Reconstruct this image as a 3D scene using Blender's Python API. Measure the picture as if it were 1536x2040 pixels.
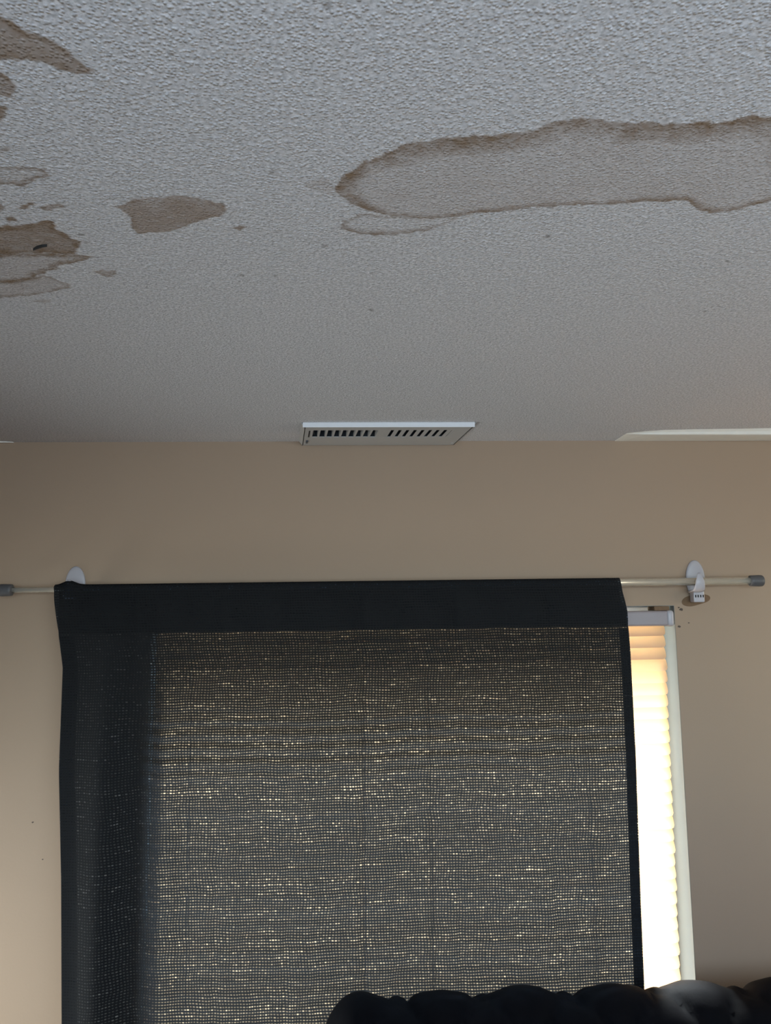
import bpy, bmesh, math, random
import numpy as np
from mathutils import Vector, Matrix

for _o in list(bpy.data.objects):
    bpy.data.objects.remove(_o)
SC = bpy.context.scene
COL = SC.collection
R = math.radians
PI = math.pi

# ------------------------------------------------------------------ camera, sky, sun, lights, exposure
H = 2.13                      # ceiling height
CAM = Vector((0.0, -1.64, 1.77))
_yaw, _pitch, _roll = R(2.5), R(7.0), R(0.7)
_f = Vector((math.sin(_yaw) * math.cos(_pitch), math.cos(_yaw) * math.cos(_pitch), math.sin(_pitch)))
_r0 = Vector((math.cos(_yaw), -math.sin(_yaw), 0))
_u0 = _r0.cross(_f)
_r = math.cos(_roll) * _r0 - math.sin(_roll) * _u0
_u = math.sin(_roll) * _r0 + math.cos(_roll) * _u0
cam_data = bpy.data.cameras.new('camera')
cam_data.sensor_fit = 'VERTICAL'
cam_data.sensor_height = 36.0
cam_data.lens = 1500.0 / 2040.0 * 36.0
cam_data.clip_start = 0.02
cam = bpy.data.objects.new('camera', cam_data)
COL.objects.link(cam)
cam.matrix_world = Matrix(((_r.x, _u.x, -_f.x, CAM.x), (_r.y, _u.y, -_f.y, CAM.y), (_r.z, _u.z, -_f.z, CAM.z), (0, 0, 0, 1)))
SC.camera = cam

SC.view_settings.view_transform = 'Standard'
SC.view_settings.look = 'None'
SC.view_settings.gamma = 1.0
SC.view_settings.use_curve_mapping = False
SC.view_settings.exposure = 0.0
SC.cycles.caustics_reflective = False
SC.cycles.caustics_refractive = False
SC.cycles.max_bounces = 7
SC.cycles.diffuse_bounces = 3
SC.cycles.adaptive_threshold = 0.025
SC.cycles.glossy_bounces = 2

SUN_ELEV, SUN_AZ = R(46), R(6)      # azimuth to the right of the outward window normal
world = bpy.data.worlds.new('sky')
SC.world = world
world.use_nodes = True
_nt = world.node_tree
_sky = _nt.nodes.new('ShaderNodeTexSky')
_sky.sky_type = 'NISHITA'
_sky.sun_disc = False
_sky.sun_elevation = SUN_ELEV
_sky.sun_rotation = SUN_AZ
_nt.links.new(_sky.outputs[0], _nt.nodes['Background'].inputs[0])
_nt.nodes['Background'].inputs[1].default_value = 0.55

sun_data = bpy.data.lights.new('sun', 'SUN')
sun_data.energy = 70.0
sun_data.color = (0.92, 0.97, 1.0)
sun_data.angle = R(11.0)
sun = bpy.data.objects.new('sun', sun_data)
COL.objects.link(sun)
_sd = Vector((math.sin(SUN_AZ) * math.cos(SUN_ELEV), math.cos(SUN_AZ) * math.cos(SUN_ELEV), math.sin(SUN_ELEV)))
sun.rotation_euler = _sd.to_track_quat('Z', 'Y').to_euler()
sun.location = (2, 6, 5)


def window_light(name, loc, direction, w, h, power, colour, spread=PI):
    d = bpy.data.lights.new(name, 'AREA')
    d.shape = 'RECTANGLE'
    d.size, d.size_y = w, h
    d.energy = power
    d.color = colour
    d.spread = spread
    o = bpy.data.objects.new(name, d)
    COL.objects.link(o)
    o.location = loc
    o.rotation_euler = (-Vector(direction)).to_track_quat('Z', 'Y').to_euler()
    return o


# daylight coming in through the room's three other windows (behind the camera, low in the left wall, in the right wall)
WT = 0.13                                            # wall thickness
XL, XR, YB = -1.35, 2.25, -1.98
window_light('daylight_back_window', (0.40, YB - 0.10, 1.75), (0, 1, 0), 2.2, 0.62, 21.5, (0.655, 0.80, 1.0))
window_light('daylight_left_window', (XL - 0.10, -0.40, 0.86), (1, 0, 0), 0.46, 0.8, 17, (0.94, 0.97, 0.97), R(110))
window_light('daylight_right_window', (XR + WT - 0.03, -0.85, 1.70), (-1, 0, 0), 0.9, 0.62, 9, (1.0, 0.88, 0.72))

# ------------------------------------------------------------------ helpers
MATS = {}


def nodes_of(name):
    m = bpy.data.materials.new(name)
    m.use_nodes = True
    return m, m.node_tree, m.node_tree.nodes['Principled BSDF']


def simple(name, col, rough=0.6, metal=0.0, noise=0.0, nscale=40.0, bump=0.0, bscale=200.0, sheen=0.0, spec=0.5):
    if name in MATS:
        return MATS[name]
    m, nt, b = nodes_of(name)
    b.inputs['Base Color'].default_value = (*col, 1)
    b.inputs['Roughness'].default_value = rough
    b.inputs['Metallic'].default_value = metal
    b.inputs['Specular IOR Level'].default_value = spec
    if sheen:
        b.inputs['Sheen Weight'].default_value = sheen
        b.inputs['Sheen Roughness'].default_value = 0.4
    tc = nt.nodes.new('ShaderNodeTexCoord')
    if noise:
        n = nt.nodes.new('ShaderNodeTexNoise')
        n.inputs['Scale'].default_value = nscale
        n.inputs['Detail'].default_value = 4
        nt.links.new(tc.outputs['Object'], n.inputs['Vector'])
        cr = nt.nodes.new('ShaderNodeMix')
        cr.data_type = 'RGBA'
        cr.inputs[6].default_value = (*[c * (1 - noise) for c in col], 1)
        cr.inputs[7].default_value = (*[min(1, c * (1 + noise)) for c in col], 1)
        nt.links.new(n.outputs['Fac'], cr.inputs[0])
        nt.links.new(cr.outputs[2], b.inputs['Base Color'])
    if bump:
        n2 = nt.nodes.new('ShaderNodeTexNoise')
        n2.inputs['Scale'].default_value = bscale
        n2.inputs['Detail'].default_value = 3
        nt.links.new(tc.outputs['Object'], n2.inputs['Vector'])
        bp = nt.nodes.new('ShaderNodeBump')
        bp.inputs['Strength'].default_value = bump
        bp.inputs['Distance'].default_value = 0.002
        nt.links.new(n2.outputs['Fac'], bp.inputs['Height'])
        nt.links.new(bp.outputs[0], b.inputs['Normal'])
    MATS[name] = m
    return m


def link(name, me, mat, parent=None, smooth=False):
    o = bpy.data.objects.new(name, me)
    COL.objects.link(o)
    if mat is not None:
        me.materials.clear()
        me.materials.append(mat)
    if smooth:
        me.polygons.foreach_set('use_smooth', [True] * len(me.polygons))
    if parent is not None:
        o.parent = parent
    return o


def off(parent):
    """world origin of the chain of parents (roots are not rotated while building)"""
    v = Vector((0, 0, 0))
    while parent is not None:
        v += parent.location
        parent = parent.parent
    return v


def bm_obj(name, bm, mat, parent=None, smooth=False):
    """bm is in world coordinates; becomes one mesh object under parent"""
    d = off(parent)
    bmesh.ops.translate(bm, verts=bm.verts, vec=-d)
    bmesh.ops.recalc_face_normals(bm, faces=bm.faces)
    me = bpy.data.meshes.new(name)
    bm.to_mesh(me)
    bm.free()
    return link(name, me, mat, parent, smooth)


def py_obj(name, verts, faces, mat, parent=None, smooth=False):
    d = off(parent)
    me = bpy.data.meshes.new(name)
    me.from_pydata([(v[0] - d.x, v[1] - d.y, v[2] - d.z) for v in verts], [], faces)
    me.update()
    return link(name, me, mat, parent, smooth)


def root(name, loc, label, cat, group=None):
    o = bpy.data.objects.new(name, None)
    COL.objects.link(o)
    o.location = loc
    o.empty_display_size = 0.05
    o['label'] = label
    o['category'] = cat
    if group:
        o['group'] = group
    return o


def structure(o, label=None, cat=None):
    o['kind'] = 'structure'
    if label:
        o['label'] = label
    if cat:
        o['category'] = cat
    return o


def add_box(bm, x0, x1, y0, y1, z0, z1, bevel=0.0, seg=2):
    vs = [bm.verts.new(p) for p in ((x0, y0, z0), (x1, y0, z0), (x1, y1, z0), (x0, y1, z0), (x0, y0, z1), (x1, y0, z1), (x1, y1, z1), (x0, y1, z1))]
    fs = [bm.faces.new([vs[i] for i in q]) for q in ((3, 2, 1, 0), (4, 5, 6, 7), (0, 1, 5, 4), (1, 2, 6, 5), (2, 3, 7, 6), (3, 0, 4, 7))]
    if bevel:
        es = list({e for f in fs for e in f.edges})
        bmesh.ops.bevel(bm, geom=es, offset=bevel, segments=seg, affect='EDGES', profile=0.5)
    return vs


def box(x0, x1, y0, y1, z0, z1, bevel=0.0, seg=2):
    bm = bmesh.new()
    add_box(bm, x0, x1, y0, y1, z0, z1, bevel, seg)
    return bm


def sweep(points, section, up=Vector((0, 0, 1)), cap=True, scales=None):
    """section: list of (a, b) offsets in the frame (side, normal) of each path point"""
    bm = bmesh.new()
    rings = []
    n = len(points)
    pts = [Vector(p) for p in points]
    for i, p in enumerate(pts):
        t = (pts[min(i + 1, n - 1)] - pts[max(i - 1, 0)]).normalized()
        s = t.cross(up)
        if s.length < 1e-5:
            s = Vector((1, 0, 0))
        s.normalize()
        nn = s.cross(t).normalized()
        sc = scales[i] if scales else (1, 1)
        rings.append([bm.verts.new(p + s * a * sc[0] + nn * b * sc[1]) for a, b in section])
    m = len(section)
    for i in range(n - 1):
        for j in range(m):
            bm.faces.new((rings[i][j], rings[i][(j + 1) % m], rings[i + 1][(j + 1) % m], rings[i + 1][j]))
    if cap:
        bm.faces.new(rings[0][::-1])
        bm.faces.new(rings[-1])
    return bm


def circle(r, n=20):
    return [(r * math.cos(2 * PI * k / n), r * math.sin(2 * PI * k / n)) for k in range(n)]


def lathe(a, b, profile, n=28):
    """profile: list of (t along a->b in metres, radius)"""
    a, b = Vector(a), Vector(b)
    d = (b - a).normalized()
    s = d.cross(Vector((0, 0, 1)))
    if s.length < 1e-4:
        s = Vector((1, 0, 0))
    s.normalize()
    w = s.cross(d)
    bm = bmesh.new()
    rings = []
    for t, r in profile:
        rings.append([bm.verts.new(a + d * t + (s * math.cos(2 * PI * k / n) + w * math.sin(2 * PI * k / n)) * max(r, 1e-5)) for k in range(n)])
    for i in range(len(rings) - 1):
        for j in range(n):
            bm.faces.new((rings[i][j], rings[i][(j + 1) % n], rings[i + 1][(j + 1) % n], rings[i + 1][j]))
    bm.faces.new(rings[0][::-1])
    bm.faces.new(rings[-1])
    return bm


def vnoise(x, y, cell, seed):
    """smooth value noise, vectorised"""
    rs = np.random.RandomState(seed)
    tab = rs.rand(256, 256)
    u, v = x / cell, y / cell
    iu, iv = np.floor(u).astype(int), np.floor(v).astype(int)
    fu, fv = u - iu, v - iv
    fu, fv = fu * fu * (3 - 2 * fu), fv * fv * (3 - 2 * fv)
    g = lambda a, b: tab[a % 256, b % 256]
    return (g(iu, iv) * (1 - fu) + g(iu + 1, iv) * fu) * (1 - fv) + (g(iu, iv + 1) * (1 - fu) + g(iu + 1, iv + 1) * fu) * fv


def smooth01(x):
    x = np.clip(x, 0, 1)
    return x * x * (3 - 2 * x)


# ------------------------------------------------------------------ surface materials
def wall_material():
    m, nt, b = nodes_of('beige_wall_paint')
    tc = nt.nodes.new('ShaderNodeTexCoord')
    n = nt.nodes.new('ShaderNodeTexNoise')
    n.inputs['Scale'].default_value = 2.2
    n.inputs['Detail'].default_value = 3
    nt.links.new(tc.outputs['Object'], n.inputs['Vector'])
    mx = nt.nodes.new('ShaderNodeMix')
    mx.data_type = 'RGBA'
    mx.inputs[6].default_value = (0.382, 0.276, 0.194, 1)
    mx.inputs[7].default_value = (0.408, 0.296, 0.209, 1)
    nt.links.new(n.outputs['Fac'], mx.inputs[0])
    nt.links.new(mx.outputs[2], b.inputs['Base Color'])
    n2 = nt.nodes.new('ShaderNodeTexNoise')
    n2.inputs['Scale'].default_value = 220
    nt.links.new(tc.outputs['Object'], n2.inputs['Vector'])
    bp = nt.nodes.new('ShaderNodeBump')
    bp.inputs['Strength'].default_value = 0.06
    bp.inputs['Distance'].default_value = 0.002
    nt.links.new(n2.outputs['Fac'], bp.inputs['Height'])
    nt.links.new(bp.outputs[0], b.inputs['Normal'])
    b.inputs['Roughness'].default_value = 0.62
    b.inputs['Specular IOR Level'].default_value = 0.3
    return m


def ceiling_material():
    m, nt, b = nodes_of('stained_popcorn_ceiling')
    tc = nt.nodes.new('ShaderNodeTexCoord')
    at = nt.nodes.new('ShaderNodeAttribute')
    at.attribute_name = 'stain'
    sep = nt.nodes.new('ShaderNodeSeparateColor')
    nt.links.new(at.outputs['Color'], sep.inputs[0])
    n = nt.nodes.new('ShaderNodeTexNoise')
    n.inputs['Scale'].default_value = 300
    n.inputs['Detail'].default_value = 2
    nt.links.new(tc.outputs['Object'], n.inputs['Vector'])
    base = nt.nodes.new('ShaderNodeMix')
    base.data_type = 'RGBA'
    base.inputs[6].default_value = (0.465, 0.445, 0.445, 1)
    base.inputs[7].default_value = (0.72, 0.69, 0.695, 1)
    cr = nt.nodes.new('ShaderNodeMapRange')
    cr.inputs['From Min'].default_value = 0.32
    cr.inputs['From Max'].default_value = 0.68
    nt.links.new(n.outputs['Fac'], cr.inputs['Value'])
    nt.links.new(cr.outputs[0], base.inputs[0])
    # R: faint tea-coloured wash, G: dark brown tide line, B: dark specks
    last = base.outputs[2]
    for ch, col in ((0, (0.40, 0.33, 0.29)), (1, (0.235, 0.16, 0.105)), (2, (0.13, 0.10, 0.075))):
        mx = nt.nodes.new('ShaderNodeMix')
        mx.data_type = 'RGBA'
        mx.inputs[7].default_value = (*col, 1)
        nt.links.new(sep.outputs[ch], mx.inputs[0])
        nt.links.new(last, mx.inputs[6])
        last = mx.outputs[2]
    nt.links.new(last, b.inputs['Base Color'])
    # sprayed granules: rounded cells of two sizes
    vo = nt.nodes.new('ShaderNodeTexVoronoi')
    vo.feature = 'SMOOTH_F1'
    vo.inputs['Scale'].default_value = 340
    vo.inputs['Smoothness'].default_value = 0.4
    nt.links.new(tc.outputs['Object'], vo.inputs['Vector'])
    n2 = nt.nodes.new('ShaderNodeTexNoise')
    n2.inputs['Scale'].default_value = 340
    n2.inputs['Detail'].default_value = 4
    n2.inputs['Roughness'].default_value = 0.7
    nt.links.new(tc.outputs['Object'], n2.inputs['Vector'])
    vr = nt.nodes.new('ShaderNodeMapRange')
    vr.interpolation_type = 'SMOOTHSTEP'
    vr.inputs['From Min'].default_value = 0.62
    vr.inputs['From Max'].default_value = 0.05
    nt.links.new(vo.outputs['Distance'], vr.inputs['Value'])
    hs = nt.nodes.new('ShaderNodeMath')
    hs.operation = 'MULTIPLY_ADD'
    hs.inputs[1].default_value = 0.45
    nt.links.new(n2.outputs['Fac'], hs.inputs[0])
    nt.links.new(vr.outputs[0], hs.inputs[2])
    bp = nt.nodes.new('ShaderNodeBump')
    bp.inputs['Strength'].default_value = 0.6
    bp.inputs['Distance'].default_value = 0.0016
    nt.links.new(hs.outputs[0], bp.inputs['Height'])
    nt.links.new(bp.outputs[0], b.inputs['Normal'])
    b.inputs['Roughness'].default_value = 0.9
    b.inputs['Specular IOR Level'].default_value = 0.2
    return m


def carpet_material():
    return simple('brown_carpet', (0.16, 0.125, 0.095), 0.95, noise=0.35, nscale=90, bump=0.6, bscale=300, spec=0.1)


def slat_material():
    m = bpy.data.materials.new('translucent_cream_vinyl')
    m.use_nodes = True
    nt = m.node_tree
    nt.nodes.clear()
    out = nt.nodes.new('ShaderNodeOutputMaterial')
    dif = nt.nodes.new('ShaderNodeBsdfDiffuse')
    dif.inputs[0].default_value = (0.58, 0.44, 0.30, 1)
    tr = nt.nodes.new('ShaderNodeBsdfTranslucent')
    tr.inputs[0].default_value = (0.79, 0.47, 0.235, 1)
    gl = nt.nodes.new('ShaderNodeBsdfGlossy')
    gl.inputs['Roughness'].default_value = 0.35
    m1 = nt.nodes.new('ShaderNodeMixShader')
    m1.inputs[0].default_value = 0.45
    m2 = nt.nodes.new('ShaderNodeMixShader')
    m2.inputs[0].default_value = 0.04
    nt.links.new(dif.outputs[0], m1.inputs[1])
    nt.links.new(tr.outputs[0], m1.inputs[2])
    nt.links.new(m1.outputs[0], m2.inputs[1])
    nt.links.new(gl.outputs[0], m2.inputs[2])
    nt.links.new(m2.outputs[0], out.inputs[0])
    return m


def pane_material():
    m = bpy.data.materials.new('window_glass')
    m.use_nodes = True
    nt = m.node_tree
    nt.nodes.clear()
    out = nt.nodes.new('ShaderNodeOutputMaterial')
    tr = nt.nodes.new('ShaderNodeBsdfTransparent')
    tr.inputs[0].default_value = (0.96, 0.98, 0.97, 1)
    gl = nt.nodes.new('ShaderNodeBsdfGlossy')
    gl.inputs['Roughness'].default_value = 0.02
    mx = nt.nodes.new('ShaderNodeMixShader')
    mx.inputs[0].default_value = 0.045
    nt.links.new(tr.outputs[0], mx.inputs[1])
    nt.links.new(gl.outputs[0], mx.inputs[2])
    nt.links.new(mx.outputs[0], out.inputs[0])
    return m


def curtain_material():
    """charcoal open weave: dark threads with small pinholes between them"""
    m = bpy.data.materials.new('charcoal_open_weave')
    m.use_nodes = True
    nt = m.node_tree
    nt.nodes.clear()
    N = nt.nodes.new
    L = nt.links.new

    def mth(op, a, b=None, c=None, clamp=False):
        n = N('ShaderNodeMath')
        n.operation = op
        n.use_clamp = clamp
        for i, v in enumerate((a, b, c)):
            if v is None:
                continue
            if isinstance(v, (int, float)):
                n.inputs[i].default_value = v
            else:
                L(v, n.inputs[i])
        return n.outputs[0]

    out = N('ShaderNodeOutputMaterial')
    uv = N('ShaderNodeUVMap')
    uv.uv_map = 'UVMap'
    # slight wander of the threads
    nz = N('ShaderNodeTexNoise')
    nz.inputs['Scale'].default_value = 14
    nz.inputs['Detail'].default_value = 3
    L(uv.outputs[0], nz.inputs['Vector'])
    sp = N('ShaderNodeSeparateXYZ')
    L(uv.outputs[0], sp.inputs[0])
    nw = mth('MULTIPLY', mth('SUBTRACT', nz.outputs['Fac'], 0.5), 0.016)
    u = mth('DIVIDE', mth('ADD', sp.outputs[0], nw), 0.0058)
    v = mth('DIVIDE', mth('ADD', sp.outputs[1], mth('MULTIPLY', nw, 0.5)), 0.0054)
    iu, iv = mth('FLOOR', u), mth('FLOOR', v)
    fu, fv = mth('SUBTRACT', mth('FRACT', u), 0.5), mth('SUBTRACT', mth('FRACT', v), 0.5)
    cx = N('ShaderNodeCombineXYZ')
    L(iu, cx.inputs[0])
    L(iv, cx.inputs[1])
    wn = N('ShaderNodeTexWhiteNoise')
    wn.noise_dimensions = '2D'
    L(cx.outputs[0], wn.inputs['Vector'])
    wr = N('ShaderNodeTexWhiteNoise')
    wr.noise_dimensions = '1D'
    L(iv, wr.inputs['W'])
    # streaks along the weft: some stretches of a row are looser than others
    st = N('ShaderNodeCombineXYZ')
    L(mth('MULTIPLY', iu, 0.09), st.inputs[0])
    L(mth('MULTIPLY', iv, 1.7), st.inputs[1])
    sn = N('ShaderNodeTexNoise')
    sn.inputs['Scale'].default_value = 1.0
    sn.inputs['Detail'].default_value = 1
    L(st.outputs[0], sn.inputs['Vector'])
    rad = mth('ADD', mth('POWER', mth('DIVIDE', fu, 0.46), 2), mth('POWER', mth('DIVIDE', fv, 0.30), 2))
    shape = mth('SUBTRACT', 1.0, rad, clamp=True)
    amp = mth('MULTIPLY', mth('POWER', wn.outputs[0], 3.0), mth('MULTIPLY', mth('POWER', mth('MULTIPLY', sn.outputs['Fac'], 1.7), 4.0), mth('ADD', mth('MULTIPLY', mth('POWER', wr.outputs[0], 2.0), 0.8), 0.35)))
    hole = mth('ADD', mth('MULTIPLY', mth('MULTIPLY', shape, amp), HOLE), mth('MULTIPLY', shape, HOLE0), clamp=True)
    hole = mth('MINIMUM', hole, 0.55)
    dif = N('ShaderNodeBsdfDiffuse')
    dn = N('ShaderNodeMix')
    dn.data_type = 'RGBA'
    dn.inputs[6].default_value = (0.015, 0.0155, 0.0165, 1)
    dn.inputs[7].default_value = (0.0185, 0.019, 0.0205, 1)
    L(mth('ABSOLUTE', fv), dn.inputs[0])
    L(dn.outputs[2], dif.inputs[0])
    trl = N('ShaderNodeBsdfTranslucent')
    trl.inputs[0].default_value = (0.0030, 0.0042, 0.0058, 1)
    ad = N('ShaderNodeAddShader')
    L(dif.outputs[0], ad.inputs[0])
    L(trl.outputs[0], ad.inputs[1])
    tp = N('ShaderNodeBsdfTransparent')
    tp.inputs[0].default_value = (0.53, 0.72, 1.0, 1)
    mx = N('ShaderNodeMixShader')
    L(hole, mx.inputs[0])
    L(ad.outputs[0], mx.inputs[1])
    L(tp.outputs[0], mx.inputs[2])
    L(mx.outputs[0], out.inputs[0])
    return m


HOLE, HOLE0 = 0.66, 0.145

M_WALL = wall_material()
M_CEIL = ceiling_material()
M_WHITE = simple('white_paint', (0.78, 0.77, 0.74), 0.45, noise=0.04, nscale=30)
M_VINYL = simple('white_vinyl', (0.80, 0.82, 0.83), 0.4, noise=0.03, nscale=20)
M_LIP = simple('vent_enamel_lit', (0.84, 0.85, 0.88), 0.35, noise=0.03, nscale=60)  # register enamel, lightened to paint in the light on its front lip
M_TAPE_SHADE = simple('joint_compound_shade', (0.17, 0.165, 0.16), 0.9, noise=0.15, nscale=80)  # shade under the joint strip's lip, put into the colour
M_TAPE = simple('smooth_white_joint_compound', (0.86, 0.83, 0.76), 0.4, noise=0.06, nscale=60, bump=0.1, bscale=120)
M_VENT = simple('vent_enamel_shaded', (0.44, 0.43, 0.42), 0.38, noise=0.03, nscale=60)  # same enamel, darkened to paint in the shade of the downward-facing plate
M_DUCT = simple('dark_duct_steel', (0.05, 0.056, 0.065), 0.5, noise=0.2, nscale=30)
M_PLASTIC = simple('white_plastic', (0.44, 0.42, 0.45), 0.3, noise=0.02, nscale=50)
M_DARK = simple('dark_hollow', (0.02, 0.018, 0.016), 0.8, noise=0.2)
M_CHROME = simple('brushed_nickel', (0.88, 0.84, 0.74), 0.18, metal=0.7, noise=0.04, nscale=80)
M_CAP = simple('grey_rubber', (0.085, 0.085, 0.09), 0.42, noise=0.06, nscale=80)
M_SLAT = slat_material()
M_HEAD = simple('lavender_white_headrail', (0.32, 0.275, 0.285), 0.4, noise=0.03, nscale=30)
M_CORD = simple('cream_cord', (0.62, 0.55, 0.45), 0.8, noise=0.1, nscale=200)
M_GLASS = pane_material()
M_CURTAIN = curtain_material()
M_VELVET = simple('charcoal_navy_velvet', (0.0030, 0.0030, 0.0042), 0.75, noise=0.35, nscale=30, bump=0.15, bscale=160, sheen=0.0, spec=0.06)
M_CRYSTAL = simple('crystal_button', (0.75, 0.78, 0.85), 0.12, metal=0.9, noise=0.02)
M_WOOD = simple('dark_stained_wood', (0.06, 0.035, 0.02), 0.4, noise=0.3, nscale=20)
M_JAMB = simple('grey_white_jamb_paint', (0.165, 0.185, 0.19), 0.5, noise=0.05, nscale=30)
M_RAW = simple('bare_brown_drywall_paper', (0.19, 0.115, 0.065), 0.9, noise=0.18, nscale=120, bump=0.2)
M_MARK = simple('dark_scuff', (0.10, 0.075, 0.06), 0.9, noise=0.2, nscale=300)
M_GROUND = simple('pale_dry_ground', (0.34, 0.30, 0.24), 0.95, noise=0.3, nscale=3, bump=0.2, bscale=40)
M_EAVE = simple('eave_boards', (0.55, 0.52, 0.47), 0.7, noise=0.1, nscale=12)

# ------------------------------------------------------------------ room shell
WX0, WX1, WZ0, WZ1 = -0.432, 0.704, 0.790, 1.760     # window opening in the front wall


def wall_front():
    bm = bmesh.new()
    for b in ((XL - WT, WX0, 0, WT, 0, H + 0.03), (WX1, XR + WT, 0, WT, 0, H + 0.03), (WX0, WX1, 0, WT, WZ1, H + 0.03), (WX0, WX1, 0, WT, 0, WZ0)):
        add_box(bm, *b)
    bmesh.ops.remove_doubles(bm, verts=bm.verts, dist=1e-5)
    return structure(bm_obj('wall_front', bm, M_WALL))


wf = wall_front()


def wall_with_hole(name, axis, pos, a0, a1, hole):
    """a wall slab with one window hole; axis 'x' = wall normal along x"""
    h0, h1, z0, z1 = hole
    bm = bmesh.new()
    for p, q, c, d in ((a0, h0, 0, H + 0.03), (h1, a1, 0, H + 0.03), (h0, h1, z1, H + 0.03), (h0, h1, 0, z0)):
        if axis == 'x':
            add_box(bm, pos - WT, pos, p, q, c, d)
        else:
            add_box(bm, p, q, pos - WT, pos, c, d)
    return structure(bm_obj(name, bm, M_WALL))


wall_with_hole('wall_left', 'x', XL, YB, -0.0005, (-0.66, -0.14, 0.42, 1.32))
wall_with_hole('wall_back', 'y', YB, XL - WT, XR + WT, (-0.75, 1.55, 1.41, 2.09))
wall_with_hole('wall_right', 'x', XR + WT, YB, -0.0005, (-1.35, -0.35, 1.36, 2.05))
structure(bm_obj('floor', box(XL - WT, XR + WT, YB - WT, WT, -0.08, 0), carpet_material()))


def plain_window(name, axis, pos, h0, h1, z0, z1):
    w = bpy.data.objects.new(name, None)
    COL.objects.link(w)
    w.location = (pos - 0.06, (h0 + h1) / 2, z0) if axis == 'x' else ((h0 + h1) / 2, pos - 0.06, z0)
    structure(w)
    f = 0.045
    mid = (h0 + h1) / 2
    for nm, (a, b, c, d) in (('frame_stile', (h0, h0 + f, z0, z1)), ('frame_stile', (h1 - f, h1, z0, z1)), ('frame_rail', (h0 + f, h1 - f, z0, z0 + f)),
                             ('frame_rail', (h0 + f, h1 - f, z1 - f, z1)), ('meeting_stile', (mid - 0.02, mid + 0.02, z0 + f, z1 - f))):
        bb = (pos - 0.085, pos - 0.035, a, b, c, d) if axis == 'x' else (a, b, pos - 0.085, pos - 0.035, c, d)
        bm_obj(nm, box(*bb, 0.003, 1), M_VINYL, w)
    for a, b in ((h0 + f, mid - 0.02), (mid + 0.02, h1 - f)):
        bb = (pos - 0.062, pos - 0.058, a, b, z0 + f, z1 - f) if axis == 'x' else (a, b, pos - 0.062, pos - 0.058, z0 + f, z1 - f)
        bm_obj('pane', box(*bb), M_GLASS, w)


plain_window('window_2', 'x', XL, -0.66, -0.14, 0.42, 1.32)
plain_window('window_4', 'x', XR + WT, -1.35, -0.35, 1.36, 2.05)
plain_window('window_3', 'y', YB, -0.75, 1.55, 1.41, 2.09)
for nm, b in (('baseboard_front', (XL, XR, -0.014, -0.0005, 0.0005, 0.085)), ('baseboard_left', (XL + 0.0005, XL + 0.014, YB + 0.02, -0.016, 0.0005, 0.085)),
              ('baseboard_right', (XR - 0.014, XR - 0.0005, YB + 0.02, -0.016, 0.0005, 0.085)), ('baseboard_back', (XL + 0.016, XR - 0.016, YB + 0.0005, YB + 0.014, 0.0005, 0.085))):
    structure(bm_obj(nm, box(*b, 0.003, 1), M_WHITE))

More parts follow.
